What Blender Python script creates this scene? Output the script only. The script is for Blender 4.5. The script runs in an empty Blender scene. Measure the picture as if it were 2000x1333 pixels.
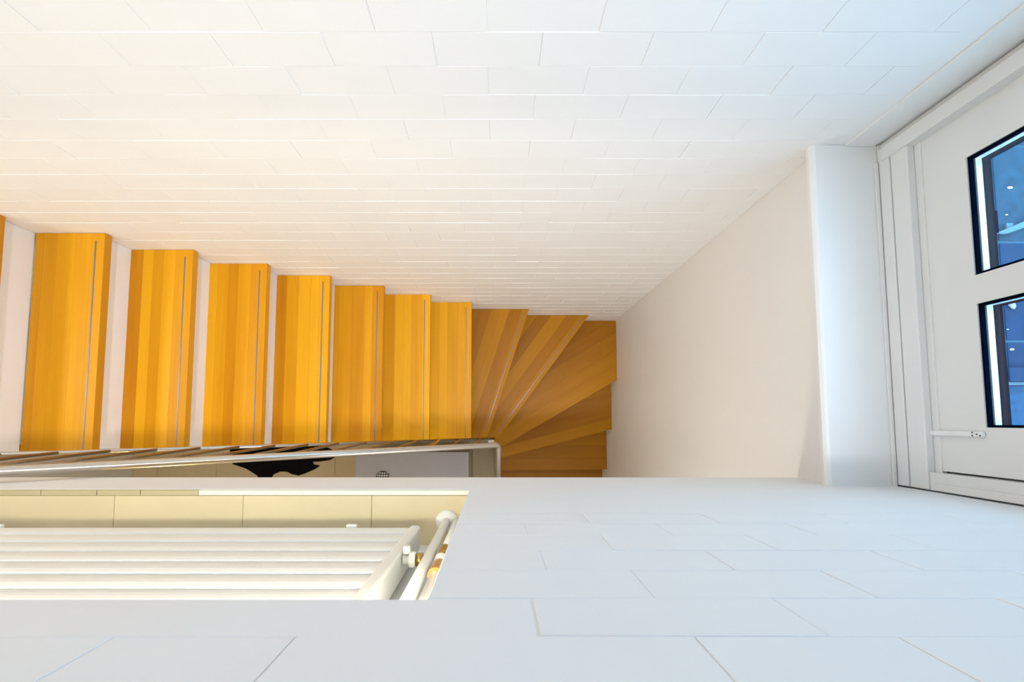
import bpy, bmesh, math, random
from mathutils import Vector, Matrix
random.seed(7)
scene = bpy.context.scene
COL = scene.collection
FL = 4.36                                  # camera height above the lower hall floor


def Z(d):                                  # depth below the camera -> world height
    return FL - d


# ------------------------------------------------------------------ camera
cam = bpy.data.objects.new('camera', bpy.data.cameras.new('camera'))
COL.objects.link(cam)
cam.location = (0, 0, FL)
cam.rotation_euler = (math.atan(72.5 / 960), 0, 0)
cam.data.sensor_width = 36.0
cam.data.lens = 960 / 2000 * 36.0
cam.data.shift_x = (1000 - 971) / 2000
cam.data.shift_y = (748.5 - 666.5) / 2000
cam.data.clip_start = 0.02
scene.camera = cam

# ------------------------------------------------------------------ world, lamps and fill lights, exposure
world = bpy.data.worlds.new('world')
scene.world = world
world.use_nodes = True
bg = world.node_tree.nodes['Background']
bg.inputs['Color'].default_value = (0.52, 0.78, 1.0, 1)       # blue overcast evening sky
bg.inputs['Strength'].default_value = 5.3

scene.view_settings.view_transform = 'Standard'
scene.view_settings.look = 'None'
scene.view_settings.gamma = 1.0
scene.view_settings.exposure = 0.13
scene.view_settings.use_curve_mapping = False


def lamp(name, kind, loc, energy, color, size=0.1, size_y=None, rot=(0, 0, 0)):
    d = bpy.data.lights.new(name, kind)
    d.energy = energy
    d.color = color
    if kind in ('POINT', 'SPOT'):
        d.shadow_soft_size = size
    else:
        d.size = size
        if size_y:
            d.shape = 'RECTANGLE'
            d.size_y = size_y
    o = bpy.data.objects.new(name, d)
    o.location = loc
    o.rotation_euler = rot
    COL.objects.link(o)
    return o


lamp('ceiling_lamp_light', 'POINT', (-1.1, -0.30, Z(-2.0)), 22, (1.0, 0.95, 1.0), 0.10)
spot = lamp('added_spot_light', 'SPOT', (0.5, -0.335, Z(-2.3)), 290, (1.0, 0.93, 0.99))  # unseen spot added to light the treads and risers
spot.data.spot_size = math.radians(46)
spot.data.spot_blend = 0.9
spot.data.shadow_soft_size = 0.05
spot.rotation_euler = (Vector((-0.6, 0.2, Z(2.6))) - spot.location).to_track_quat('-Z', 'Y').to_euler()
lamp('landing_fill_light', 'POINT', (-2.6, 0.20, Z(0.3)), 23, (1.0, 0.98, 0.90), 0.10)  # unseen fill added to brighten the flight from the left
lamp('hall_fill_light', 'POINT', (-1.3, -1.15, Z(1.75)), 10, (1.0, 0.72, 0.28), 0.10)  # warm unseen fill added for the lower hall floor
lamp('lower_stair_fill_light', 'POINT', (0.4, -1.0, Z(1.75)), 10, (0.95, 1.0, 1.0), 0.10)  # unseen fill added below the slab for the lower steps
lamp('niche_fill_light', 'AREA', (-0.68, -0.222, Z(0.482)), 4.6, (1.0, 1.0, 0.80), 1.2, 0.085)  # unseen area light added to brighten the radiator niche
lamp('niche_end_fill', 'POINT', (-0.109, -0.197, Z(0.545)), 0.9, (1.0, 0.95, 0.72), 0.012)  # small hidden fill added by the pipes to lift the niche end


# ------------------------------------------------------------------ materials
def nodes_of(name):
    m = bpy.data.materials.new(name)
    m.use_nodes = True
    nt = m.node_tree
    return m, nt, nt.nodes['Principled BSDF']


def plain(name, col, rough=0.6, metal=0.0, var=0.04, scale=14, bump=0.0, bscale=300, spec=0.5):
    m, nt, p = nodes_of(name)
    p.inputs['Roughness'].default_value = rough
    p.inputs['Metallic'].default_value = metal
    p.inputs['Specular IOR Level'].default_value = spec
    tc = nt.nodes.new('ShaderNodeTexCoord')
    n = nt.nodes.new('ShaderNodeTexNoise')
    n.inputs['Scale'].default_value = scale
    n.inputs['Detail'].default_value = 4
    nt.links.new(tc.outputs['Object'], n.inputs['Vector'])
    r = nt.nodes.new('ShaderNodeValToRGB')
    r.color_ramp.elements[0].position = 0.3
    r.color_ramp.elements[1].position = 0.7
    r.color_ramp.elements[0].color = (*[c * (1 - var) for c in col], 1)
    r.color_ramp.elements[1].color = (*[min(1, c * (1 + var)) for c in col], 1)
    nt.links.new(n.outputs['Fac'], r.inputs['Fac'])
    nt.links.new(r.outputs['Color'], p.inputs['Base Color'])
    if bump:
        n2 = nt.nodes.new('ShaderNodeTexNoise')
        n2.inputs['Scale'].default_value = bscale
        nt.links.new(tc.outputs['Object'], n2.inputs['Vector'])
        b = nt.nodes.new('ShaderNodeBump')
        b.inputs['Strength'].default_value = bump
        b.inputs['Distance'].default_value = 0.002
        nt.links.new(n2.outputs['Fac'], b.inputs['Height'])
        nt.links.new(b.outputs['Normal'], p.inputs['Normal'])
    return m


def wood(name, dark, light, rough=0.42):
    """Varnished maple: tone per stave (object random), fine grain along local Y."""
    m, nt, p = nodes_of(name)
    p.inputs['Roughness'].default_value = rough
    p.inputs['Specular IOR Level'].default_value = 0.22
    N, L = nt.nodes.new, nt.links.new
    tc = N('ShaderNodeTexCoord')
    oi = N('ShaderNodeObjectInfo')
    mp = N('ShaderNodeMapping')
    mp.inputs['Scale'].default_value = (70, 1.6, 70)
    L(tc.outputs['Object'], mp.inputs['Vector'])
    sh = N('ShaderNodeVectorMath'); sh.operation = 'ADD'
    sc = N('ShaderNodeMath'); sc.operation = 'MULTIPLY'; sc.inputs[1].default_value = 57.0
    L(oi.outputs['Random'], sc.inputs[0])
    L(mp.outputs['Vector'], sh.inputs[0]); L(sc.outputs[0], sh.inputs[1])
    n = N('ShaderNodeTexNoise'); n.inputs['Scale'].default_value = 1.0; n.inputs['Detail'].default_value = 5
    n.inputs['Distortion'].default_value = 0.6
    L(sh.outputs['Vector'], n.inputs['Vector'])
    mp2 = N('ShaderNodeMapping'); mp2.inputs['Scale'].default_value = (16, 1.6, 16)
    L(tc.outputs['Object'], mp2.inputs['Vector'])
    sh2 = N('ShaderNodeVectorMath'); sh2.operation = 'ADD'
    L(mp2.outputs['Vector'], sh2.inputs[0]); L(sc.outputs[0], sh2.inputs[1])
    n3 = N('ShaderNodeTexNoise'); n3.inputs['Scale'].default_value = 1.0; n3.inputs['Detail'].default_value = 2
    L(sh2.outputs['Vector'], n3.inputs['Vector'])
    mix = N('ShaderNodeMath'); mix.operation = 'MULTIPLY_ADD'
    mix.inputs[1].default_value = 0.30; mix.inputs[2].default_value = 0.06
    L(n.outputs['Fac'], mix.inputs[0])
    a1 = N('ShaderNodeMath'); a1.operation = 'MULTIPLY_ADD'; a1.inputs[1].default_value = 0.40
    L(n3.outputs['Fac'], a1.inputs[0]); L(mix.outputs[0], a1.inputs[2])
    a2 = N('ShaderNodeMath'); a2.operation = 'MULTIPLY_ADD'; a2.inputs[1].default_value = 0.66
    L(oi.outputs['Random'], a2.inputs[0]); L(a1.outputs[0], a2.inputs[2])
    r = N('ShaderNodeValToRGB')
    r.color_ramp.elements[0].position = 0.25; r.color_ramp.elements[0].color = (*dark, 1)
    r.color_ramp.elements[1].position = 1.05; r.color_ramp.elements[1].color = (*light, 1)
    L(a2.outputs[0], r.inputs['Fac'])
    L(r.outputs['Color'], p.inputs['Base Color'])
    return m


M = {}
M['paint'] = plain('white_masonry_paint', (0.892, 0.888, 0.886), 0.55, var=0.012, scale=5, bump=0.05, bscale=160)
M['plaster'] = plain('white_plaster', (0.86, 0.85, 0.845), 0.6, var=0.012, scale=4, bump=0.05, bscale=220)
M['ceil'] = plain('ceiling_paint', (0.88, 0.87, 0.85), 0.8, var=0.01)
M['gloss'] = plain('white_gloss_paint', (0.80, 0.80, 0.78), 0.32, var=0.012, scale=6)
M['sill'] = plain('white_sill_lacquer', (0.86, 0.87, 0.86), 0.38, var=0.01, scale=5)
M['riser'] = plain('white_riser_paint', (0.90, 0.90, 0.93), 0.5, var=0.012, scale=6)
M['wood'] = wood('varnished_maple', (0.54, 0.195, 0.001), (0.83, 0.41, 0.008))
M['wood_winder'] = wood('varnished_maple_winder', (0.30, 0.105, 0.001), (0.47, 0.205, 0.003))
M['wood_side'] = wood('varnished_maple_edge', (0.52, 0.20, 0.010), (0.80, 0.38, 0.03))
M['grip'] = plain('grey_grip_strip', (0.20, 0.20, 0.23), 0.35, 0.5, var=0.06)
M['steel'] = plain('brushed_steel', (0.62, 0.58, 0.53), 0.22, 1.0, var=0.03, scale=40)
M['steel_dark'] = plain('brown_steel_rod', (0.36, 0.28, 0.19), 0.30, 0.9, var=0.05, scale=40)
M['radiator'] = plain('radiator_enamel', (0.86, 0.85, 0.81), 0.35, var=0.01)
M['brass'] = plain('aged_brass', (0.50, 0.33, 0.09), 0.35, 0.9, var=0.15, scale=90)
M['copper'] = plain('copper_fitting', (0.62, 0.33, 0.10), 0.35, 0.8, var=0.12, scale=90)
M['tile'] = plain('beige_floor_tile', (0.70, 0.58, 0.36), 0.42, var=0.05, scale=5)
M['edge'] = plain('beige_edge_tile', (0.52, 0.44, 0.25), 0.45, var=0.10, scale=9)
M['edge_white'] = plain('white_floor_edge', (0.80, 0.78, 0.70), 0.40, var=0.02)
M['grout'] = plain('floor_grout', (0.38, 0.32, 0.20), 0.8, var=0.08)
M['black'] = plain('black_hide', (0.006, 0.005, 0.006), 0.85, var=0.3, scale=60, bump=0.4, bscale=200, spec=0.1)
M['cab'] = plain('pale_grey_cabinet', (0.44, 0.45, 0.52), 0.45, var=0.02)
M['cab_side'] = plain('pale_beige_cabinet_side', (0.58, 0.53, 0.44), 0.5, var=0.03)
M['rubber'] = plain('black_rubber_gasket', (0.002, 0.005, 0.016), 0.9, spec=0.0, var=0.1)
M['spacer'] = plain('aluminium_spacer', (0.88, 0.90, 0.92), 0.35, 0.25, var=0.03, scale=60)
M['slot'] = plain('dark_screw_slot', (0.03, 0.03, 0.04), 0.6)
M['paver'] = plain('sky_tinted_paving', (0.018, 0.062, 0.105), 0.75, spec=0.1, var=0.22, scale=9, bump=0.4, bscale=60)  # blue skylight on grey slabs put into the base colour
M['paver2'] = plain('smooth_sky_tinted_paving', (0.006, 0.040, 0.095), 0.7, spec=0.08, var=0.12, scale=7, bump=0.2, bscale=60)  # smoother slabs, with more of the sky's blue in the colour
M['joint_out'] = plain('pale_joint_sand', (0.045, 0.12, 0.19), 0.9, spec=0.1, var=0.1, scale=30)  # sand colour carries the blue skylight too
M['deck'] = plain('weathered_deck', (0.015, 0.070, 0.14), 0.7, spec=0.1, var=0.25, scale=16, bump=0.4, bscale=40)  # blue skylight mixed into the plank colour
M['pale'] = plain('pale_concrete', (0.11, 0.20, 0.26), 0.7, spec=0.1, var=0.08, scale=12)  # concrete colour tinted with the sky's blue light
M['speck'] = plain('pale_speck_colour', (0.85, 0.85, 0.75), 0.6, var=0.1)
M['stone'] = plain('grey_pebble', (0.36, 0.34, 0.31), 0.7, var=0.2, scale=40)
M['outer'] = plain('outer_wall_render', (0.5, 0.5, 0.48), 0.8)


def checker_mat():
    m, nt, p = nodes_of('black_white_check')
    p.inputs['Roughness'].default_value = 0.55
    tc = nt.nodes.new('ShaderNodeTexCoord')
    mp = nt.nodes.new('ShaderNodeMapping')
    mp.inputs['Rotation'].default_value = (0, 0, math.radians(45))
    c = nt.nodes.new('ShaderNodeTexChecker')
    c.inputs['Scale'].default_value = 84
    c.inputs['Color1'].default_value = (0.82, 0.82, 0.85, 1)
    c.inputs['Color2'].default_value = (0.004, 0.004, 0.008, 1)
    nt.links.new(tc.outputs['Object'], mp.inputs['Vector'])
    sep = nt.nodes.new('ShaderNodeVectorMath'); sep.operation = 'MULTIPLY'
    sep.inputs[1].default_value = (1, 1, 0)
    add = nt.nodes.new('ShaderNodeVectorMath'); add.operation = 'ADD'
    add.inputs[1].default_value = (0.0, 0.0, 0.003)
    nt.links.new(mp.outputs['Vector'], sep.inputs[0])
    nt.links.new(sep.outputs['Vector'], add.inputs[0])
    nt.links.new(add.outputs['Vector'], c.inputs['Vector'])
    nt.links.new(c.outputs['Color'], p.inputs['Base Color'])
    return m


M['check'] = checker_mat()


def glass_mat():
    m = bpy.data.materials.new('window_glass')
    m.use_nodes = True
    nt = m.node_tree
    nt.nodes.remove(nt.nodes['Principled BSDF'])
    out = nt.nodes['Material Output']
    t = nt.nodes.new('ShaderNodeBsdfTransparent')
    t.inputs['Color'].default_value = (0.90, 0.95, 0.97, 1)
    g = nt.nodes.new('ShaderNodeBsdfGlossy')
    g.inputs['Roughness'].default_value = 0.02
    lw = nt.nodes.new('ShaderNodeLayerWeight')
    pw = nt.nodes.new('ShaderNodeMath'); pw.operation = 'POWER'; pw.inputs[1].default_value = 4.0
    f = nt.nodes.new('ShaderNodeMath'); f.operation = 'MULTIPLY_ADD'
    f.inputs[1].default_value = 0.6; f.inputs[2].default_value = 0.02
    nt.links.new(lw.outputs['Facing'], pw.inputs[0])
    nt.links.new(pw.outputs[0], f.inputs[0])
    x = nt.nodes.new('ShaderNodeMixShader')
    nt.links.new(f.outputs[0], x.inputs['Fac'])
    nt.links.new(t.outputs['BSDF'], x.inputs[1])
    nt.links.new(g.outputs['BSDF'], x.inputs[2])
    nt.links.new(x.outputs['Shader'], out.inputs['Surface'])
    return m


M['glass'] = glass_mat()

# ------------------------------------------------------------------ helpers
WL = {}                                    # world location of every object built here


def link(name, mesh, mat, parent=None, loc=(0, 0, 0), rotz=0.0, smooth=False):
    if mat and not mesh.materials:
        mesh.materials.append(mat)
    if smooth:
        for p in mesh.polygons:
            p.use_smooth = True
    o = bpy.data.objects.new(name, mesh)
    COL.objects.link(o)
    place(o, parent, loc, rotz)
    return o


def place(o, parent, loc, rotz=0.0):
    loc = Vector(loc)
    WL[o] = loc
    if parent:
        o.parent = parent
        o.location = loc - WL[parent]
    else:
        o.location = loc
    o.rotation_euler = (0, 0, rotz)


def empty(name, loc):
    o = bpy.data.objects.new(name, None)
    o.empty_display_size = 0.1
    COL.objects.link(o)
    WL[o] = Vector(loc)
    o.location = loc
    return o


def tag(o, label=None, cat=None, group=None, kind=None):
    if label: o['label'] = label
    if cat: o['category'] = cat
    if group: o['group'] = group
    if kind: o['kind'] = kind
    return o


def bm_mesh(bm, name):
    bmesh.ops.recalc_face_normals(bm, faces=bm.faces)
    me = bpy.data.meshes.new(name)
    bm.to_mesh(me)
    bm.free()
    return me


def add_box(bm, x0, x1, y0, y1, z0, z1):
    v = [bm.verts.new((x, y, z)) for x in (x0, x1) for y in (y0, y1) for z in (z0, z1)]
    for f in ((0, 1, 3, 2), (4, 6, 7, 5), (0, 4, 5, 1), (2, 3, 7, 6), (0, 2, 6, 4), (1, 5, 7, 3)):
        bm.faces.new([v[i] for i in f])


def box(name, x0, x1, y0, y1, z0, z1, mat, parent=None, bevel=0.0, seg=2):
    if z0 > z1: z0, z1 = z1, z0
    c = Vector(((x0 + x1) / 2, (y0 + y1) / 2, (z0 + z1) / 2))
    bm = bmesh.new()
    add_box(bm, x0 - c.x, x1 - c.x, y0 - c.y, y1 - c.y, z0 - c.z, z1 - c.z)
    if bevel:
        bmesh.ops.bevel(bm, geom=bm.edges[:], offset=bevel, segments=seg, profile=0.5, affect='EDGES')
    return link(name, bm_mesh(bm, name), mat, parent, c)


def boxes(name, lst, mat, parent=None, origin=(0, 0, 0)):
    o = Vector(origin)
    bm = bmesh.new()
    for (x0, x1, y0, y1, z0, z1) in lst:
        add_box(bm, x0 - o.x, x1 - o.x, y0 - o.y, y1 - o.y, min(z0, z1) - o.z, max(z0, z1) - o.z)
    return link(name, bm_mesh(bm, name), mat, parent, o)


def prism(name, poly, z0, z1, mat, parent=None, bevel=0.0, ang=0.0):
    """vertical prism over a polygon; local Y turned to ang so wood grain follows the board"""
    cx = sum(p[0] for p in poly) / len(poly)
    cy = sum(p[1] for p in poly) / len(poly)
    ca, sa = math.cos(-ang), math.sin(-ang)
    loc = [((x - cx) * ca - (y - cy) * sa, (x - cx) * sa + (y - cy) * ca) for x, y in poly]
    h = (z1 - z0) / 2
    bm = bmesh.new()
    b = [bm.verts.new((x, y, -h)) for x, y in loc]
    t = [bm.verts.new((x, y, h)) for x, y in loc]
    bm.faces.new(b[::-1]); bm.faces.new(t)
    n = len(poly)
    for i in range(n):
        bm.faces.new((b[i], b[(i + 1) % n], t[(i + 1) % n], t[i]))
    if bevel:
        bmesh.ops.bevel(bm, geom=bm.edges[:], offset=bevel, segments=2, profile=0.5, affect='EDGES')
    return link(name, bm_mesh(bm, name), mat, parent, (cx, cy, (z0 + z1) / 2), ang)


def tube(name, pts, r, mat, parent=None, seg=16, cap=True):
    pts = [Vector(p) for p in pts]
    o = pts[0].copy()
    rs = r if isinstance(r, (list, tuple)) else [r] * len(pts)
    bm = bmesh.new()
    rings = []
    ref = None
    for i, p in enumerate(pts):
        if i == 0: t = pts[1] - p
        elif i == len(pts) - 1: t = p - pts[i - 1]
        else: t = (pts[i + 1] - p).normalized() + (p - pts[i - 1]).normalized()
        t.normalize()
        if ref is None:
            ref = Vector((0, 0, 1)) if abs(t.z) < 0.9 else Vector((1, 0, 0))
        a = (ref - t * ref.dot(t)).normalized()
        ref = a
        b = t.cross(a)
        k = 1.0
        rings.append([bm.verts.new(p - o + (a * math.cos(2 * math.pi * j / seg) + b * math.sin(2 * math.pi * j / seg)) * rs[i] * k) for j in range(seg)])
    for q in range(len(rings) - 1):
        for j in range(seg):
            bm.faces.new((rings[q][j], rings[q][(j + 1) % seg], rings[q + 1][(j + 1) % seg], rings[q + 1][j]))
    if cap:
        bm.faces.new(rings[0][::-1]); bm.faces.new(rings[-1])
    me = bm_mesh(bm, name)
    for p in me.polygons:
        p.use_smooth = len(p.vertices) == 4
    return link(name, me, mat, parent, o)


def arc(a, b, c, n=6):
    """points of a rounded corner a-b-c, a and c being the tangent points"""
    a, b, c = Vector(a), Vector(b), Vector(c)
    return [a * (1 - t) ** 2 + b * 2 * t * (1 - t) + c * t * t for t in [i / n for i in range(n + 1)]]


def clip(poly, nx, ny, d):
    """keep the part of a polygon with nx*x + ny*y <= d"""
    out = []
    for i in range(len(poly)):
        p, q = poly[i], poly[(i + 1) % len(poly)]
        sp, sq = nx * p[0] + ny * p[1] - d, nx * q[0] + ny * q[1] - d
        if sp <= 0: out.append(p)
        if sp * sq < 0:
            t = sp / (sp - sq)
            out.append((p[0] + t * (q[0] - p[0]), p[1] + t * (q[1] - p[1])))
    return out


# ------------------------------------------------------------------ masonry
CEIL = -2.45                               # ceiling, above the camera
YB, YF, XR = 0.7357, -0.1676, 0.88         # stair-side faces of the back, front and right walls
BL, BH, JT = 0.212, 0.0905, 0.0030


def brick_mesh(w, h, depth, sgn, name='brick', ch=0.0008):
    """brick whose visible face lies at local y = 0, facing -sgn; arrises rounded by a chamfer"""
    x, z = w / 2, h / 2
    bm = bmesh.new()
    f = [bm.verts.new(p) for p in ((-x + ch, 0, -z + ch), (x - ch, 0, -z + ch), (x - ch, 0, z - ch), (-x + ch, 0, z - ch))]
    m = [bm.verts.new(p) for p in ((-x, sgn * ch, -z), (x, sgn * ch, -z), (x, sgn * ch, z), (-x, sgn * ch, z))]
    k = [bm.verts.new(p) for p in ((-x, sgn * depth, -z), (x, sgn * depth, -z), (x, sgn * depth, z), (-x, sgn * depth, z))]
    bm.faces.new(f)
    for i in range(4):
        j = (i + 1) % 4
        bm.faces.new((f[i], f[j], m[j], m[i]))
        bm.faces.new((m[i], m[j], k[j], k[i]))
    return bm_mesh(bm, name)


wall_back = tag(box('wall_back', -3.2, 1.30, YB + 0.0013, 0.98, Z(4.36), Z(CEIL), M['paint']), kind='structure')

cells = []                                 # (x0, x1, z_top_depth, z_bottom_depth)
d = 0.70
row = 0
while d < 4.34:
    off = 0.087 if row % 2 == 0 else 0.087 - BL / 2
    x = off - BL * 16
    while x < XR - 0.01:
        a, b = max(x, -2.9), min(x + BL, XR)
        if b - a > 0.03:
            cells.append((a, b, d, min(d + BH, 4.355)))
        x += BL
    d += BH
    row += 1


def in_view(c):
    xm, dm = (c[0] + c[1]) / 2, (c[2] + c[3]) / 2
    u = 971 + 960 * xm / (dm + 0.05)
    v = 821 - 960 * YB / dm
    stair = dm > 1.90 + 0.8225 * (xm + 1.545) + 0.15
    return -60 < u < 2040 and v > -20 and not stair


def joint(d0):                             # the paint fills the upper courses almost flush
    return 0.0010 if d0 < 1.3 else 0.0016 if d0 < 2.2 else 0.0030


def arris(d0):
    return 0.0005 if d0 < 1.3 else 0.0007 if d0 < 2.2 else 0.0014


vis = sorted([c for c in cells if in_view(c)], key=lambda c: c[2])
single = vis[:300]
rest = [c for c in cells if c not in set(single)]
cache = {}
for (a, b, d0, d1) in single:
    key = (round(b - a, 3), round(d1 - d0, 3), joint(d0))
    if key not in cache:
        cache[key] = brick_mesh(b - a - 0.0008, d1 - d0 - joint(d0), 0.012, 1, ch=arris(d0))
        cache[key].materials.append(M['paint'])
    o = link('brick', cache[key], None, wall_back, ((a + b) / 2, YB + random.uniform(-0.0004, 0.0007), Z((d0 + d1) / 2)))
    o.rotation_euler = (random.uniform(-0.006, 0.006), 0, random.uniform(-0.003, 0.003))
bm = bmesh.new()
for (a, b, d0, d1) in rest:
    me = brick_mesh(b - a - 0.0008, d1 - d0 - joint(d0), 0.012, 1, ch=arris(d0))
    n0 = len(bm.verts)
    bm.from_mesh(me)
    bm.verts.ensure_lookup_table()
    mat = Matrix.Translation(((a + b) / 2, YB + random.uniform(-0.0004, 0.0007), Z((d0 + d1) / 2))) @ Matrix.Rotation(random.uniform(-0.008, 0.008), 4, 'X')
    bmesh.ops.transform(bm, matrix=mat, verts=bm.verts[n0:])
    bpy.data.meshes.remove(me)
me = bpy.data.meshes.new('bricks'); bm.to_mesh(me); bm.free()
for v in me.vertices:
    v.co -= WL[wall_back]
tag(link('bricks', me, M['paint'], wall_back, WL[wall_back]), kind='stuff')

# front wall: parapet with the radiator niche, its foot is the edge of the landing slab
NX0, NX1, NT, NB = -1.40, -0.066, 0.4723, 1.2025      # niche: left, right, top depth, floor depth
SLAB, PT = 1.457, 0.20
BRK = 0.90                                            # bricks show above this depth, smooth render below
yr = YF - 0.0012
wall_front = tag(boxes('wall_front', [
    (-3.2, 1.02, yr - 0.16, yr, Z(NT), Z(PT)),
    (NX1, 1.02, yr - 0.16, yr, Z(BRK), Z(NT)),
    (NX1, 1.02, yr - 0.16, YF, Z(SLAB), Z(BRK)),
    (-3.2, NX0, yr - 0.16, YF, Z(NB), Z(NT)),
    (NX0, NX1, yr - 0.16, yr - 0.13, Z(NB), Z(NT)),
    (-3.2, NX1, yr - 0.16, YF, Z(SLAB), Z(NB + 0.012)),
], M['paint'], origin=(0, -0.25, Z(1.0))), kind='structure')
rows = [(0.2270, 0.3115, [-0.75, -0.538, -0.375, -0.225, -0.075, 0.0765, 0.232, 0.39, 0.602, 0.814, 1.0]),
        (0.3115, 0.3960, [-0.72, -0.508, -0.297, -0.156, 0.153, 0.311, 0.470, 0.682, 0.894, 1.0]),
        (0.3960, 0.4790, [0.033, 0.259, 0.471, 0.683, 0.895, 1.0]),
        (0.4790, 0.5650, [NX1, 0.149, 0.361, 0.573, 0.785, 1.0]),
        (0.5650, 0.6495, [NX1, 0.055, 0.267, 0.479, 0.691, 0.903, 1.0]),
        (0.6495, 0.7340, [NX1, 0.151, 0.363, 0.575, 0.787, 1.0]),
        (0.7340, 0.8185, [NX1, 0.045, 0.257, 0.469, 0.681, 0.893, 1.0]),
        (0.8185, 0.9000, [NX1, 0.151, 0.363, 0.575, 0.787, 1.0])]
fb = {}
for (d0, d1, xs) in rows:
    for a, b in zip(xs[:-1], xs[1:]):
        key = (round(b - a, 3), round(d1 - d0, 3))
        if key not in fb:
            fb[key] = brick_mesh(b - a - 0.0018, d1 - d0 - 0.0018, 0.012, -1, ch=0.0005)
            fb[key].materials.append(M['paint'])
        o = link('brick', fb[key], None, wall_front, ((a + b) / 2, YF + random.uniform(-0.0005, 0.0003), Z((d0 + d1) / 2)))
        o.rotation_euler = (random.uniform(-0.004, 0.004), 0, random.uniform(-0.002, 0.002))
lm = brick_mesh(0.033 + 1.60 - 0.003, 0.479 - 0.396 - 0.0026, 0.02, -1, 'lintel', ch=0.0014)
tag(link('lintel', lm, M['paint'], wall_front, ((0.033 - 1.60) / 2, YF, Z((0.396 + 0.479) / 2 - 0.003))), 'long smooth white beam over the radiator niche')

# right wall under and around the window, other shell pieces
SILL = 1.267
XW = 1.018                                 # room face of the window frame
tag(boxes('wall_right', [
    (XR, 1.24, -1.6, YB + 0.002, Z(4.36), Z(SILL + 0.03)),
], M['plaster'], origin=(1.0, 0, Z(2.5))), kind='structure')
tag(boxes('wall_right', [
    (XW, 1.24, -1.6, YF - 0.002, Z(SILL + 0.03), Z(CEIL)),
    (XW, 1.24, YF - 0.002, YB + 0.002, Z(-0.98), Z(CEIL)),
], M['plaster'], origin=(1.1, 0, Z(0.0))), kind='structure')
tag(box('wall_left', -3.35, -3.2, -1.6, 0.98, Z(4.36), Z(CEIL), M['plaster']), kind='structure')
tag(box('wall_rear', -3.35, 1.24, -1.75, -1.6, Z(4.36), Z(CEIL), M['plaster']), kind='structure')
tag(box('ceiling', -3.35, 1.30, -1.75, 0.98, Z(CEIL), Z(CEIL - 0.15), M['ceil']), kind='structure')

# landing slab at niche level (also the ceiling over the lower hall)
landing = tag(box('floor', -3.2, XR, -1.6, yr - 0.162, Z(SLAB), Z(NB), M['plaster']), kind='structure')
# niche floor: tiles with a white edge board
niche_floor = tag(box('floor', NX0, NX1, yr - 0.13, YF - 0.002, Z(NB + 0.012), Z(NB + 0.004), M['grout']), kind='structure')
xx = NX1
for w in (0.236, 0.31, 0.31, 0.31, 0.17):
    a = max(xx - w, NX0)
    box('floor_tile', a + 0.0006, xx - 0.0006, yr - 0.13, YF - 0.0145, Z(NB + 0.004), Z(NB), M['tile'], niche_floor)
    xx = a
box('edge_board', -0.72, NX1 - 0.001, YF - 0.0135, YF - 0.0015, Z(NB + 0.010), Z(NB - 0.001), M['edge_white'], niche_floor, 0.0008, 1)
for a, b in ((-0.86, -0.7205), (-0.965, -0.861), (-1.10, -0.966), (-1.25, -1.101), (-1.399, -1.251)):
    box('edge_tile', a + 0.0005, b - 0.0005, YF - 0.0135, YF - 0.0015, Z(NB + 0.010), Z(NB - 0.0005), M['edge'], niche_floor)

# lower hall floor
floor = tag(box('floor', -3.35, 1.24, -1.75, 0.98, Z(4.46), Z(4.364), M['grout']), kind='structure')
for i in range(-1, 9):
    x1 = 0.655 - 0.52 * i
    for y0, y1 in ((-0.62, -0.10), (-1.14, -0.62), (-1.59, -1.14), (-0.10, 0.42)):
        a, b = max(x1 - 0.52, -3.2), min(x1, XR)
        if b - a > 0.05:
            box('floor_tile', a + 0.0015, b - 0.0015, y0 + 0.0015, y1 - 0.0015, Z(4.364), Z(4.36), M['tile'], floor)

# ------------------------------------------------------------------ window
WY0, WY1 = -0.165, 0.7335                  # frame, along the wall
window = tag(boxes('window_1', [
    (XW, XW + 0.10, WY0, WY1, Z(1.30), Z(1.262)),                       # threshold
    (XW + 0.006, XW + 0.10, WY0, WY0 + 0.042, Z(1.262), Z(-0.98)),      # jamb next to the front wall
    (XW + 0.006, XW + 0.10, WY1 - 0.036, WY1, Z(1.262), Z(-0.98)),      # jamb next to the back wall
    (XW + 0.006, XW + 0.10, WY0, WY1, Z(-0.92), Z(-0.98)),              # head
    (XW + 0.078, XW + 0.10, WY0 + 0.042, WY0 + 0.075, Z(1.262), Z(-0.92)),  # rebate stops
    (XW + 0.078, XW + 0.10, WY1 - 0.075, WY1 - 0.036, Z(1.262), Z(-0.92)),
    (XW + 0.078, XW + 0.10, WY0 + 0.042, WY1 - 0.036, Z(1.262), Z(1.15)),
    (XW + 0.078, XW + 0.10, WY0 + 0.042, WY1 - 0.036, Z(-0.82), Z(-0.92)),
], M['gloss'], origin=(XW + 0.05, 0.28, Z(1.0))), kind='structure')
box('threshold_strip', XW - 0.002, XW + 0.012, WY0 + 0.001, WY1 - 0.014, Z(1.262), Z(1.229), M['gloss'], window, 0.002)
box('frame_rail', XW + 0.0005, XW + 0.02, WY0 + 0.001, WY1 - 0.036, Z(1.227), Z(1.176), M['gloss'], window, 0.0025)
box('frame_rail', XW + 0.02, XW + 0.034, WY0 + 0.012, WY1 - 0.04, Z(1.262), Z(1.16), M['gloss'], window, 0.002)
box('jamb_strip', XW - 0.006, XW + 0.030, WY1 - 0.052, WY1 - 0.016, Z(1.250), Z(-0.92), M['gloss'], window, 0.002)
box('jamb_strip', XW + 0.000, XW + 0.034, WY0 + 0.001, WY0 + 0.018, Z(1.16), Z(-0.92), M['gloss'], window, 0.002)
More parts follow.
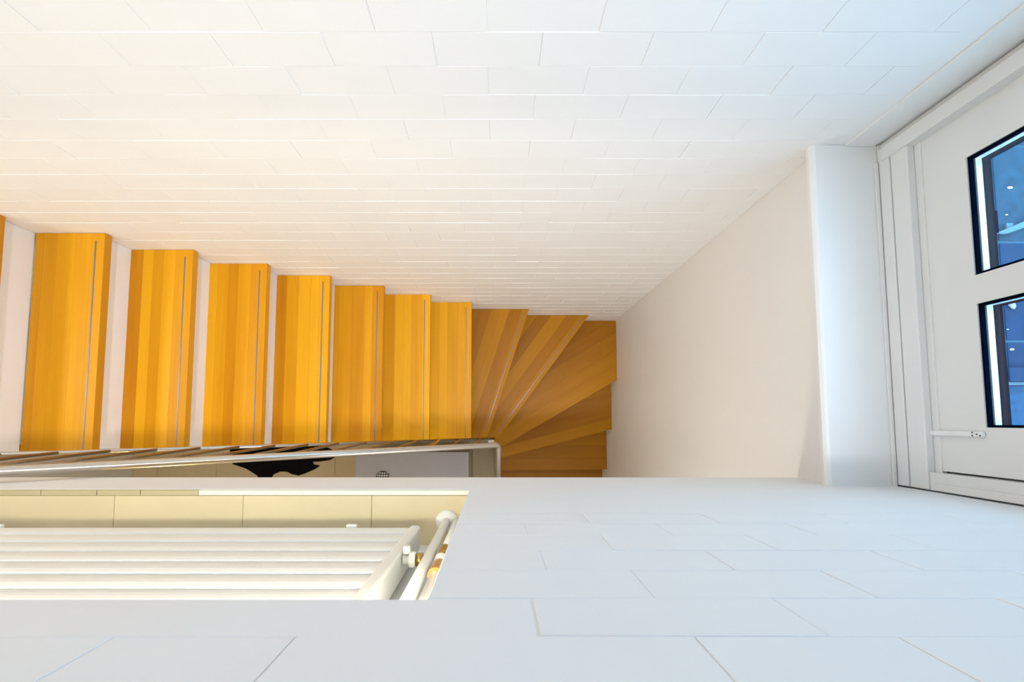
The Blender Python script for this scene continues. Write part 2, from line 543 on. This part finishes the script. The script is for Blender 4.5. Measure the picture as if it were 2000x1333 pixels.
# sash with six lights
SX0, SX1 = 1.042, 1.094
SY0, SY1 = -0.119, 0.690
SZ0, SZ1 = 1.186, -0.85
PY = ((-0.016, 0.252), (0.315, 0.582))
PZ = ((1.052, 0.46), (0.395, -0.16), (-0.225, -0.73))
bm = bmesh.new()
ox, oy, oz = SX0, 0.28, Z(0.5)


def sb(y0, y1, d0, d1, x0=SX0, x1=SX1):
    add_box(bm, x0 - ox, x1 - ox, y0 - oy, y1 - oy, Z(max(d0, d1)) - oz, Z(min(d0, d1)) - oz)


sb(SY0, PY[0][0], SZ0, SZ1)
sb(PY[1][1], SY1, SZ0, SZ1)
sb(PY[0][0], PY[1][1], SZ0, PZ[0][0])
sb(PY[0][0], PY[1][1], SZ1, PZ[2][1])
sb(PY[0][1], PY[1][0], PZ[0][0], PZ[2][1])
for (y0, y1) in PY:
    sb(y0, y1, PZ[0][1], PZ[1][0])
    sb(y0, y1, PZ[1][1], PZ[2][0])
bmesh.ops.remove_doubles(bm, verts=bm.verts, dist=1e-5)
sash = link('sash', bm_mesh(bm, 'sash'), M['gloss'], window, (ox, oy, oz))
for (y0, y1) in PY:
    for (d0, d1) in PZ:
        e = 0.0004
        g = 0.0055
        for (gx0, gx1) in ((1.045, 1.0535), (1.0735, 1.092)):
            boxes('gasket', [(gx0, gx1, y0 + e, y0 + g, Z(d0) + e, Z(d1) - e), (gx0, gx1, y1 - g, y1 - e, Z(d0) + e, Z(d1) - e),
                             (gx0, gx1, y0 + g, y1 - g, Z(d0) + e, Z(d0) + g), (gx0, gx1, y0 + g, y1 - g, Z(d1) - g, Z(d1) - e)],
                  M['rubber'], sash, (gx0, (y0 + y1) / 2, Z(d0)))
        box('glass_pane', 1.0536, 1.0566, y0 + e, y1 - e, Z(d0) + e, Z(d1) - e, M['glass'], sash)
        box('glass_pane', 1.0705, 1.0735, y0 + e, y1 - e, Z(d0) + e, Z(d1) - e, M['glass'], sash)
        sp = boxes('spacer_bar', [(1.0568, 1.0704, y0 + e, y0 + 0.005, Z(d0) + e, Z(d1) - e), (1.0568, 1.0704, y1 - 0.005, y1 - e, Z(d0) + e, Z(d1) - e),
                                  (1.0568, 1.0704, y0 + 0.005, y1 - 0.005, Z(d0) + e, Z(d0) + 0.0065), (1.0568, 1.0704, y0 + 0.005, y1 - 0.005, Z(d1) - 0.0065, Z(d1) - e)],
                   M['spacer'], sash, (1.0636, (y0 + y1) / 2, Z(d0)))
# pin-hole stay on the bottom rail
box('stay_bar', SX0 - 0.011, SX0 - 0.0005, -0.0365, -0.0245, Z(1.212), Z(1.052), M['sill'], window, 0.003)
for k, (dy, dz) in enumerate(((-0.003, 0.0), (0.0035, 0.0), (0.0, 0.010), (-0.003, 0.017))):
    tube('pin_hole', [(SX0 - 0.0118, -0.0305 + dy, Z(1.064 - dz + 0.008)), (SX0 - 0.0100, -0.0305 + dy, Z(1.064 - dz + 0.008))], 0.0016, M['slot'], window, 8)
# sill board and the cover boards beside the window
sill = link('window_sill', None or bpy.data.meshes.new('window_sill'), None, window, (0.93, 0.28, Z(SILL)))
bm = bmesh.new()
prof = [(1.017, 0.0), (0.852, 0.0), (0.845, -0.003), (0.8405, -0.010), (0.8405, -0.022), (0.846, -0.029), (1.017, -0.029)]
ends = []
for y in (YF - 0.0005, YB + 0.0005):
    ends.append([bm.verts.new((x - 0.93, y - 0.28, z)) for x, z in prof])
for i in range(len(prof)):
    j = (i + 1) % len(prof)
    bm.faces.new((ends[0][i], ends[0][j], ends[1][j], ends[1][i]))
bm.faces.new(ends[0]); bm.faces.new(ends[1][::-1])
bmesh.ops.recalc_face_normals(bm, faces=bm.faces)
bm.to_mesh(sill.data); bm.free(); sill.data.materials.append(M['sill'])
tag(box('trim_1', 0.932, XW - 0.007, YB - 0.004, YB + 0.002, Z(SILL - 0.0005), Z(-0.98), M['sill'], None, 0.0015), kind='structure')
tag(box('trim_2', XW - 0.012, XW - 0.0025, YF - 0.001, WY1 - 0.05, Z(SILL - 0.0002), Z(SILL - 0.006), M['gloss'], None, 0.0015), kind='structure')

# ------------------------------------------------------------------ staircase
RISE, GO, D1, X1 = 0.19, 0.2308, 1.887, -1.545
YE = -0.122                                # open ends of the treads
TH = 0.036
stair = tag(empty('staircase', (-0.6, 0.3, Z(4.36))), 'winding staircase of orange varnished wooden treads with white risers along the brick wall', 'staircase')
LAY = 0.004


def staves(poly, nose_a, nose_b, widths, ztop, tread, mat=None):
    """laminated strips parallel to the nosing; widths counted from the nosing inward"""
    ax, ay = nose_a; bx, by = nose_b
    L = math.hypot(bx - ax, by - ay)
    tx, ty = (bx - ax) / L, (by - ay) / L
    nx, ny = -ty, tx
    cx = sum(p[0] for p in poly) / len(poly); cy = sum(p[1] for p in poly) / len(poly)
    if (cx - ax) * nx + (cy - ay) * ny < 0: nx, ny = -nx, -ny
    d0 = nx * ax + ny * ay
    ang = math.atan2(ty, tx) - math.pi / 2
    s = 0.0
    for w in widths:
        q = clip(poly, nx, ny, d0 + s + w - 0.0002)
        q = clip(q, -nx, -ny, -(d0 + s + 0.0002)) if len(q) > 2 else q
        s += w
        if len(q) > 2:
            prism('stave', q, ztop - LAY, ztop, mat or M['wood'], tread, 0.0, ang)


def strip(a, b, inset, e0, e1, ztop, tread, inward, w=0.005):
    """grip strip parallel to the nosing a->b"""
    ax, ay = a; bx, by = b
    L = math.hypot(bx - ax, by - ay)
    tx, ty = (bx - ax) / L, (by - ay) / L
    nx, ny = inward
    p = [(ax + tx * e0 + nx * (inset - w / 2), ay + ty * e0 + ny * (inset - w / 2)),
         (bx - tx * e1 + nx * (inset - w / 2), by - ty * e1 + ny * (inset - w / 2)),
         (bx - tx * e1 + nx * (inset + w / 2), by - ty * e1 + ny * (inset + w / 2)),
         (ax + tx * e0 + nx * (inset + w / 2), ay + ty * e0 + ny * (inset + w / 2))]
    g = prism('grip_strip', p, ztop - 0.001, ztop + 0.0012, M['grip'], tread)
    tag(g, 'narrow grey grip strip let into the tread')


rng = random.Random(21)
for k in range(-1, 7):                     # straight flight; k = 0 is the first tread wholly in the photo
    d_ = D1 + RISE * k
    xn = X1 + GO * k - (0.008 if k < 0 else 0)
    xb = xn - 0.271
    poly = [(xb, YE), (xn, YE), (xn, YB - 0.001), (xb, YB - 0.001)]
    tr = prism('tread', poly, Z(d_) - TH, Z(d_) - LAY, M['wood_side'], stair)
    ws = []
    left = 0.271
    while left > 0.001:
        w = rng.choice((0.044, 0.052, 0.066, 0.060, 0.074))
        if left - w < 0.025: w = left
        ws.append(w); left -= w
    staves(poly, (xn, YE), (xn, YB - 0.001), ws, Z(d_), tr)
    strip((xn, YE), (xn, YB - 0.001), 0.034, 0.012, 0.03, Z(d_), tr, (-1, 0))
    xr = xn - 0.038
    box('riser', xr - 0.015, xr, YE, YB - 0.001, Z(d_ + RISE) - 0.0, Z(d_) - TH, M['riser'], stair)

W = [  # winders and lower steps: polygon, nosing (outer, inner)
    ([(-0.198, YE), (-0.198, YB - .001), (0.211, YB - .001), (-0.060, -0.103), (-0.066, YE)], (0.211, YB - .001), (-0.060, -0.103)),
    ([(-0.100, -0.10), (0.160, YB - .001), (0.644, YB - .001), (0.011, -0.120), (-0.100, YE)], (0.644, YB - .001), (0.011, -0.120)),
    ([(-0.030, -0.12), (0.590, YB - .001), (XR - .001, YB - .001), (XR - .001, 0.296), (0.048, -0.186), (0.0, -0.186)], (XR - .001, 0.296), (0.048, -0.186)),
    ([(0.010, -0.17), (XR - .001, 0.345), (XR - .001, -0.070), (0.053, -0.281), (0.010, -0.281)], (XR - .001, -0.070), (0.053, -0.281)),
    ([(0.010, -0.25), (XR - .001, -0.025), (XR - .001, -0.394), (0.036, -0.401), (0.010, -0.401)], (XR - .001, -0.394), (0.036, -0.401)),
    ([(0.010, -0.36), (XR - .001, -0.356), (XR - .001, -0.630), (0.036, -0.632), (0.010, -0.632)], (XR - .001, -0.630), (0.036, -0.632)),
]
WW = [(0.045, 0.075, 0.055, 0.06, 0.30), (0.05, 0.075, 0.085, 0.08, 0.3), (0.10, 0.09, 0.11, 0.10, 0.5),
      (0.08, 0.09, 0.10, 0.3), (0.09, 0.10, 0.10, 0.3), (0.09, 0.1, 0.2)]
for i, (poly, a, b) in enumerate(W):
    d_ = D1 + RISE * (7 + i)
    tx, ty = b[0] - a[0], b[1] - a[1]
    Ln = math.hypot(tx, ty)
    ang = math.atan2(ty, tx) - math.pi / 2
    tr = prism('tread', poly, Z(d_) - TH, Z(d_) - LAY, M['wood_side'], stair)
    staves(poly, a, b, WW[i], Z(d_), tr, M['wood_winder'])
    nx, ny = -ty / Ln, tx / Ln
    cx = sum(p[0] for p in poly) / len(poly); cy = sum(p[1] for p in poly) / len(poly)
    if (cx - a[0]) * nx + (cy - a[1]) * ny < 0: nx, ny = -nx, -ny
    if i < 2:
        strip(a, b, 0.026, 0.03, 0.02, Z(d_), tr, (nx, ny), 0.003)
    # riser set back under the nosing
    q = [(a[0] + nx * 0.038, a[1] + ny * 0.038), (b[0] + nx * 0.038, b[1] + ny * 0.038),
         (b[0] + nx * 0.052, b[1] + ny * 0.052), (a[0] + nx * 0.052, a[1] + ny * 0.052)]
    q = clip(clip(q, 1, 0, XR - .001), 0, 1, YB - .001)
    prism('riser', q, Z(d_ + RISE), Z(d_) - TH, M['riser'], stair)
# stringer board carrying the open tread ends, below the treads
bm = bmesh.new()
y0, y1 = -0.118, -0.098
pr = []
xs0, xs1 = X1 - GO * 1 - 0.2, -0.10
for y in (y0, y1):
    pr.append([bm.verts.new((xs0 + 0.6, y - 0.3, Z(1.86 + 0.8233 * (xs0 - X1)) - Z(4.36))), bm.verts.new((xs1 + 0.6, y - 0.3, Z(1.89 + 0.235 + 0.8233 * (xs1 - X1)) - Z(4.36))),
               bm.verts.new((xs1 + 0.6, y - 0.3, Z(1.89 + 0.46 + 0.8233 * (xs1 - X1)) - Z(4.36))), bm.verts.new((xs0 + 0.6, y - 0.3, Z(2.35 + 0.8233 * (xs0 - X1)) - Z(4.36)))])
for v in (pr[0][0], pr[1][0]):
    v.co.z -= 0.265
for i in range(4):
    bm.faces.new((pr[0][i], pr[0][(i + 1) % 4], pr[1][(i + 1) % 4], pr[1][i]))
bm.faces.new(pr[0][::-1]); bm.faces.new(pr[1])
link('stringer', bm_mesh(bm, 'stringer'), M['wood_side'], stair, WL[stair])
box('newel_post', -0.066, 0.006, -0.20, -0.126, Z(4.36), Z(3.62), M['riser'], stair, 0.003)

# ------------------------------------------------------------------ railing
rail = tag(empty('stair_railing', (0.0, -0.13, Z(3.2))), 'brushed steel stair railing with round handrail and slim brown rods beside the wooden stairs', 'railing')


def hand(x):                               # centre line of the handrail
    t = (0.02 - x) / 1.92
    return Vector((x, -0.122 - 0.0205 * t, Z(2.44 - 0.8225 * (0.02 - x))))


def low(x):
    return Vector((x, -0.1150 - 0.0010 * (-x), Z(3.075 + 0.8225 * x)))


hx = hand(-0.002)
corner = hand(0.012)
down = Vector((0.004, -0.160, corner.z - 0.030))
tube('handrail', [hand(-2.6), hand(-0.6)] + arc(hand(-0.012), hand(0.006), hand(0.006) + Vector((0, -0.016, -0.012)), 6) +
     [hand(0.006) + Vector((0, -0.62, -0.53))], 0.0138, M['steel'], rail, 20)
tube('lower_rail', [low(-2.6), low(-0.012)], 0.0085, M['steel'], rail, 14)
bx = -0.102
while bx > -2.5:
    a, b = low(bx), hand(bx)
    tube('baluster', [a, b], 0.0056, M['steel_dark'], rail, 10)
    bx -= 0.11325
a = low(-0.010)
tube('end_post', [a, hand(-0.010) - Vector((0, 0, 0.008))], 0.0075, M['steel'], rail, 12)
tube('bracket', [low(-0.324) + Vector((0, 0, -0.01)), low(-0.324) + Vector((0, 0, 0.02)), low(-0.324) + Vector((0, -0.012, 0.30)), hand(-0.324)], 0.006, M['steel'], rail, 10)
for xx_ in (-1.59, -1.13, -0.67, -0.21):
    tube('foot_pin', [low(xx_) - Vector((0, 0, 0.10)), low(xx_)], 0.006, M['steel_dark'], rail, 10)

# ------------------------------------------------------------------ radiator and pipes in the niche
RY = -0.232
rad = tag(empty('radiator', (-0.74, RY - 0.02, Z(1.10))), 'white radiator of flat horizontal tubes hung in the lit wall niche', 'radiator')
P = 0.0655
for i in range(9):
    dB = 1.098 - P * i
    bm = bmesh.new()
    pr = [(0.0, -0.0285), (0.0065, -0.0245), (0.0082, -0.012), (0.0085, 0.0), (0.0082, 0.012), (0.0065, 0.0245), (0.0, 0.0285), (-0.012, 0.0285), (-0.012, -0.0285)]
    e0 = [bm.verts.new((-0.56, y, z)) for y, z in pr]
    e1 = [bm.verts.new((0.553, y, z)) for y, z in pr]
    for q in range(len(pr)):
        r2 = (q + 1) % len(pr)
        bm.faces.new((e0[q], e0[r2], e1[r2], e1[q]))
    bm.faces.new(e0[::-1]); bm.faces.new(e1)
    me = bm_mesh(bm, 'tube_panel')
    link('tube_panel', me, M['radiator'], rad, (-0.74, RY - 0.0087, Z(dB - 0.0310)))
for hx0 in (-0.187, -1.32):
    box('header', hx0 - 0.004, hx0 + 0.019, RY - 0.051, RY + 0.0015, Z(1.102), Z(0.515), M['radiator'], rad, 0.006, 3)
box('back_panel', -1.30, -0.194, RY - 0.034, RY - 0.0215, Z(1.09), Z(0.53), M['radiator'], rad)
for hx0 in (-0.32, -1.1):
    box('bracket_clip', hx0 - 0.0115, hx0 + 0.0115, RY - 0.055, RY + 0.003, Z(1.108), Z(1.098), M['radiator'], rad, 0.002)
# valve with nut between radiator and riser pipe
valve = tag(empty('radiator_valve', (-0.15, -0.246, Z(0.89))), 'white radiator valve with brass union between radiator end and riser pipe', 'valve')
tube('valve_body', [(-0.166, -0.246, Z(0.89)), (-0.155, -0.246, Z(0.89)), (-0.155, -0.246, Z(0.89)), (-0.1435, -0.246, Z(0.89))], [0.009, 0.009, 0.0135, 0.0135], M['radiator'], valve, 18)
tube('union_nut', [(-0.143, -0.246, Z(0.89)), (-0.1312, -0.246, Z(0.89))], 0.0115, M['brass'], valve, 6)
tube('valve_cap', [(-0.160, -0.235, Z(0.89)), (-0.160, -0.222, Z(0.89))], [0.0075, 0.006], M['radiator'], valve, 14)

PR = -0.121
pipe = tag(empty('heating_pipe', (PR, -0.242, Z(1.2025))), 'pair of white vertical heating pipes with round floor collar and brass fittings', 'pipe')
tube('pipe', [(PR, -0.242, Z(1.2025)), (PR, -0.242, Z(0.474))], 0.0098, M['radiator'], pipe, 18)
bm = bmesh.new()
prf = [(0.0265, 0.0), (0.0265, 0.004), (0.022, 0.010), (0.012, 0.014), (0.0099, 0.015)]
rings = [[bm.verts.new((r_ * math.cos(2 * math.pi * j / 28), r_ * math.sin(2 * math.pi * j / 28), z_)) for j in range(28)] for r_, z_ in prf]
for q in range(len(rings) - 1):
    for j in range(28):
        bm.faces.new((rings[q][j], rings[q][(j + 1) % 28], rings[q + 1][(j + 1) % 28], rings[q + 1][j]))
link('collar', bm_mesh(bm, 'collar'), M['radiator'], pipe, (PR, -0.242, Z(1.2025)), smooth=True)

P2 = -0.0975
pipe2 = pipe
tube('pipe', [(P2, -0.242, Z(1.2025)), (P2, -0.242, Z(0.945))], 0.0078, M['radiator'], pipe2, 16)
tube('pipe', [(P2, -0.242, Z(0.79)), (P2, -0.242, Z(0.474))], 0.0080, M['radiator'], pipe2, 16)
pts, rs = [], []
for i in range(9):
    pts.append((P2, -0.242, Z(0.947 - 0.0065 * i))); rs.append(0.0105 if i % 2 else 0.0092)
tube('threaded_nut', pts, rs, M['brass'], pipe2, 16)
pts, rs = [], []
for i in range(9):
    t = i / 8
    pts.append((P2, -0.242, Z(0.894 - 0.042 * t))); rs.append(max(0.004, 0.0118 * math.sin(math.pi * (0.12 + 0.76 * t))))
tube('ball_joint', pts, rs, M['radiator'], pipe2, 18)
tube('fitting_cup', [(P2, -0.242, Z(0.852)), (P2, -0.242, Z(0.84)), (P2, -0.242, Z(0.80)), (P2, -0.242, Z(0.788))], [0.0085, 0.0095, 0.0115, 0.0120], M['copper'], pipe2, 18)

# ------------------------------------------------------------------ lower hall things
cab = tag(empty('cabinet', (-0.62, -0.55, Z(4.36))), 'pale grey low cabinet standing on the beige floor beneath the stair railing', 'cabinet')
box('cabinet_body', -1.035, -0.214, -0.66, -0.24, Z(4.36), Z(3.664), M['cab_side'], cab, 0.002)
box('cabinet_top', -1.041, -0.210, -0.665, -0.235, Z(3.664), Z(3.645), M['cab'], cab, 0.002)
bm = bmesh.new()
R0 = 0.056
rings = []
for i in range(9):
    t = i / 8 * math.pi / 2
    rings.append([bm.verts.new((R0 * math.cos(t) * math.cos(2 * math.pi * j / 32), R0 * math.cos(t) * math.sin(2 * math.pi * j / 32), 0.030 * math.sin(t))) for j in range(32)] if i < 8 else [bm.verts.new((0, 0, 0.030))])
for q in range(7):
    for j in range(32):
        bm.faces.new((rings[q][j], rings[q][(j + 1) % 32], rings[q + 1][(j + 1) % 32], rings[q + 1][j]))
for j in range(32):
    bm.faces.new((rings[7][j], rings[7][(j + 1) % 32], rings[8][0]))
bm.faces.new(rings[0][::-1])
dome = link('checked_cap', bm_mesh(bm, 'checked_cap'), M['check'], None, (-0.838, -0.428, Z(3.645)), smooth=True)
tag(dome, 'small round black and white checked cap lying on the pale grey cabinet', 'cap')

rug_xy = [(-2.33, -0.345), (-2.32, -0.385), (-2.20, -0.425), (-2.10, -0.485), (-2.06, -0.56), (-1.99, -0.53), (-1.96, -0.475), (-1.90, -0.450), (-1.84, -0.452),
          (-1.80, -0.472), (-1.74, -0.485), (-1.68, -0.465), (-1.60, -0.430), (-1.555, -0.400), (-1.61, -0.388), (-1.62, -0.366), (-1.55, -0.362), (-1.47, -0.350),
          (-1.43, -0.330), (-1.45, -0.26), (-1.60, -0.20), (-1.75, -0.235), (-1.92, -0.17), (-2.08, -0.22), (-2.24, -0.19), (-2.35, -0.26)]
rug = prism('hide_rug', rug_xy, Z(4.36), Z(4.351), M['black'], None)
tag(rug, 'black ragged-edged hide rug lying on the beige floor tiles', 'rug')

# ------------------------------------------------------------------ outside the window
GD = 4.30
ground = tag(box('ground', 1.24, 9.5, -6, 9.5, Z(GD + 0.12), Z(GD + 0.012), M['joint_out']), kind='structure')
for i in range(4):
    for j in range(7):
        x0 = 3.592 + 0.9 * (i - 2)
        y0 = 0.694 + 0.9 * (j - 1)
        if j == 0:
            y0b, y1b = 0.31, 0.694
        else:
            y0b, y1b = y0, y0 + 0.9
        m = M['paver'] if (i >= 3 and j >= 2) else M['paver2']
        box('paving_slab', x0 + 0.012, x0 + 0.888, y0b + 0.012, y1b - 0.012, Z(GD + 0.012), Z(GD) + random.uniform(-0.002, 0.002), m, ground, 0.004, 1)
for i in range(9):
    x0 = 3.682 + 0.2 * i
    box('deck_plank', x0 + 0.003, x0 + 0.197, -1.6, 0.30, Z(GD + 0.012), Z(GD) + random.uniform(-0.002, 0.003), M['deck'], ground, 0.004, 1)
kerb = tag(empty('kerb_block', (4.9, 0.38, Z(GD))), 'sky-blue tinted concrete kerb block with pale foot strip between paving and deck planks outside', 'kerb')
box('block', 4.43, 5.6, 0.335, 0.455, Z(GD), Z(GD - 0.07), M['paver2'], kerb, 0.004)
box('foot_strip', 4.44, 5.6, 0.305, 0.333, Z(GD), Z(GD - 0.012), M['pale'], kerb, 0.002)
beam = tag(empty('bench_plank', (4.9, 1.75, Z(GD))), 'pale plank with a dark end block lying askew on the paving outside', 'plank')
pl = prism('plank', [(4.44, 1.66), (4.54, 1.655), (5.5, 2.00), (5.5, 2.10)], Z(GD - 0.02), Z(GD - 0.045), M['pale'], beam)
box('end_block', 4.42, 4.455, 1.66, 1.86, Z(GD), Z(GD - 0.05), M['rubber'], beam)
box('foot', 4.56, 4.62, 1.70, 1.76, Z(GD), Z(GD - 0.02), M['pale'], beam)
for k, (x, y, s, lab) in enumerate(((4.636, 2.096, 0.028, 'largest pale leaf on the grey paving beyond the plank outside'),
                                    (4.585, 1.844, 0.014, 'tiny pale leaf nearest the bench plank on the far paving outside'),
                                    (4.538, 0.621, 0.022, 'pale leaf on the smooth paving near the kerb block outside'),
                                    (4.513, 0.80, 0.010, 'tiny pale leaf close to the paving joint near the pebble outside'))):
    lf = prism('pale_speck', [(x - s, y), (x - s * 0.4, y - s * 0.4), (x + s * 0.6, y - s * 0.3), (x + s, y + s * 0.1), (x + s * 0.3, y + s * 0.45), (x - s * 0.5, y + s * 0.3)],
               Z(GD) + 0.0015, Z(GD) + 0.004, M['speck'], None)
    tag(lf, lab, 'speck', 'pale specks on the paving outside')  # small flat pale specks laid on the slabs
bm = bmesh.new()
bmesh.ops.create_icosphere(bm, subdivisions=2, radius=1)
for v in bm.verts:
    v.co = Vector((v.co.x * 0.025, v.co.y * 0.055, v.co.z * 0.02)) * (1 + 0.08 * math.sin(v.co.x * 5 + v.co.y * 3))
peb = link('pebble', bm_mesh(bm, 'pebble'), M['stone'], None, (4.545, 1.025, Z(GD) + 0.021), 0.5, smooth=True)
tag(peb, 'small grey rounded pebble on the paving outside beside the slab joint', 'stone')
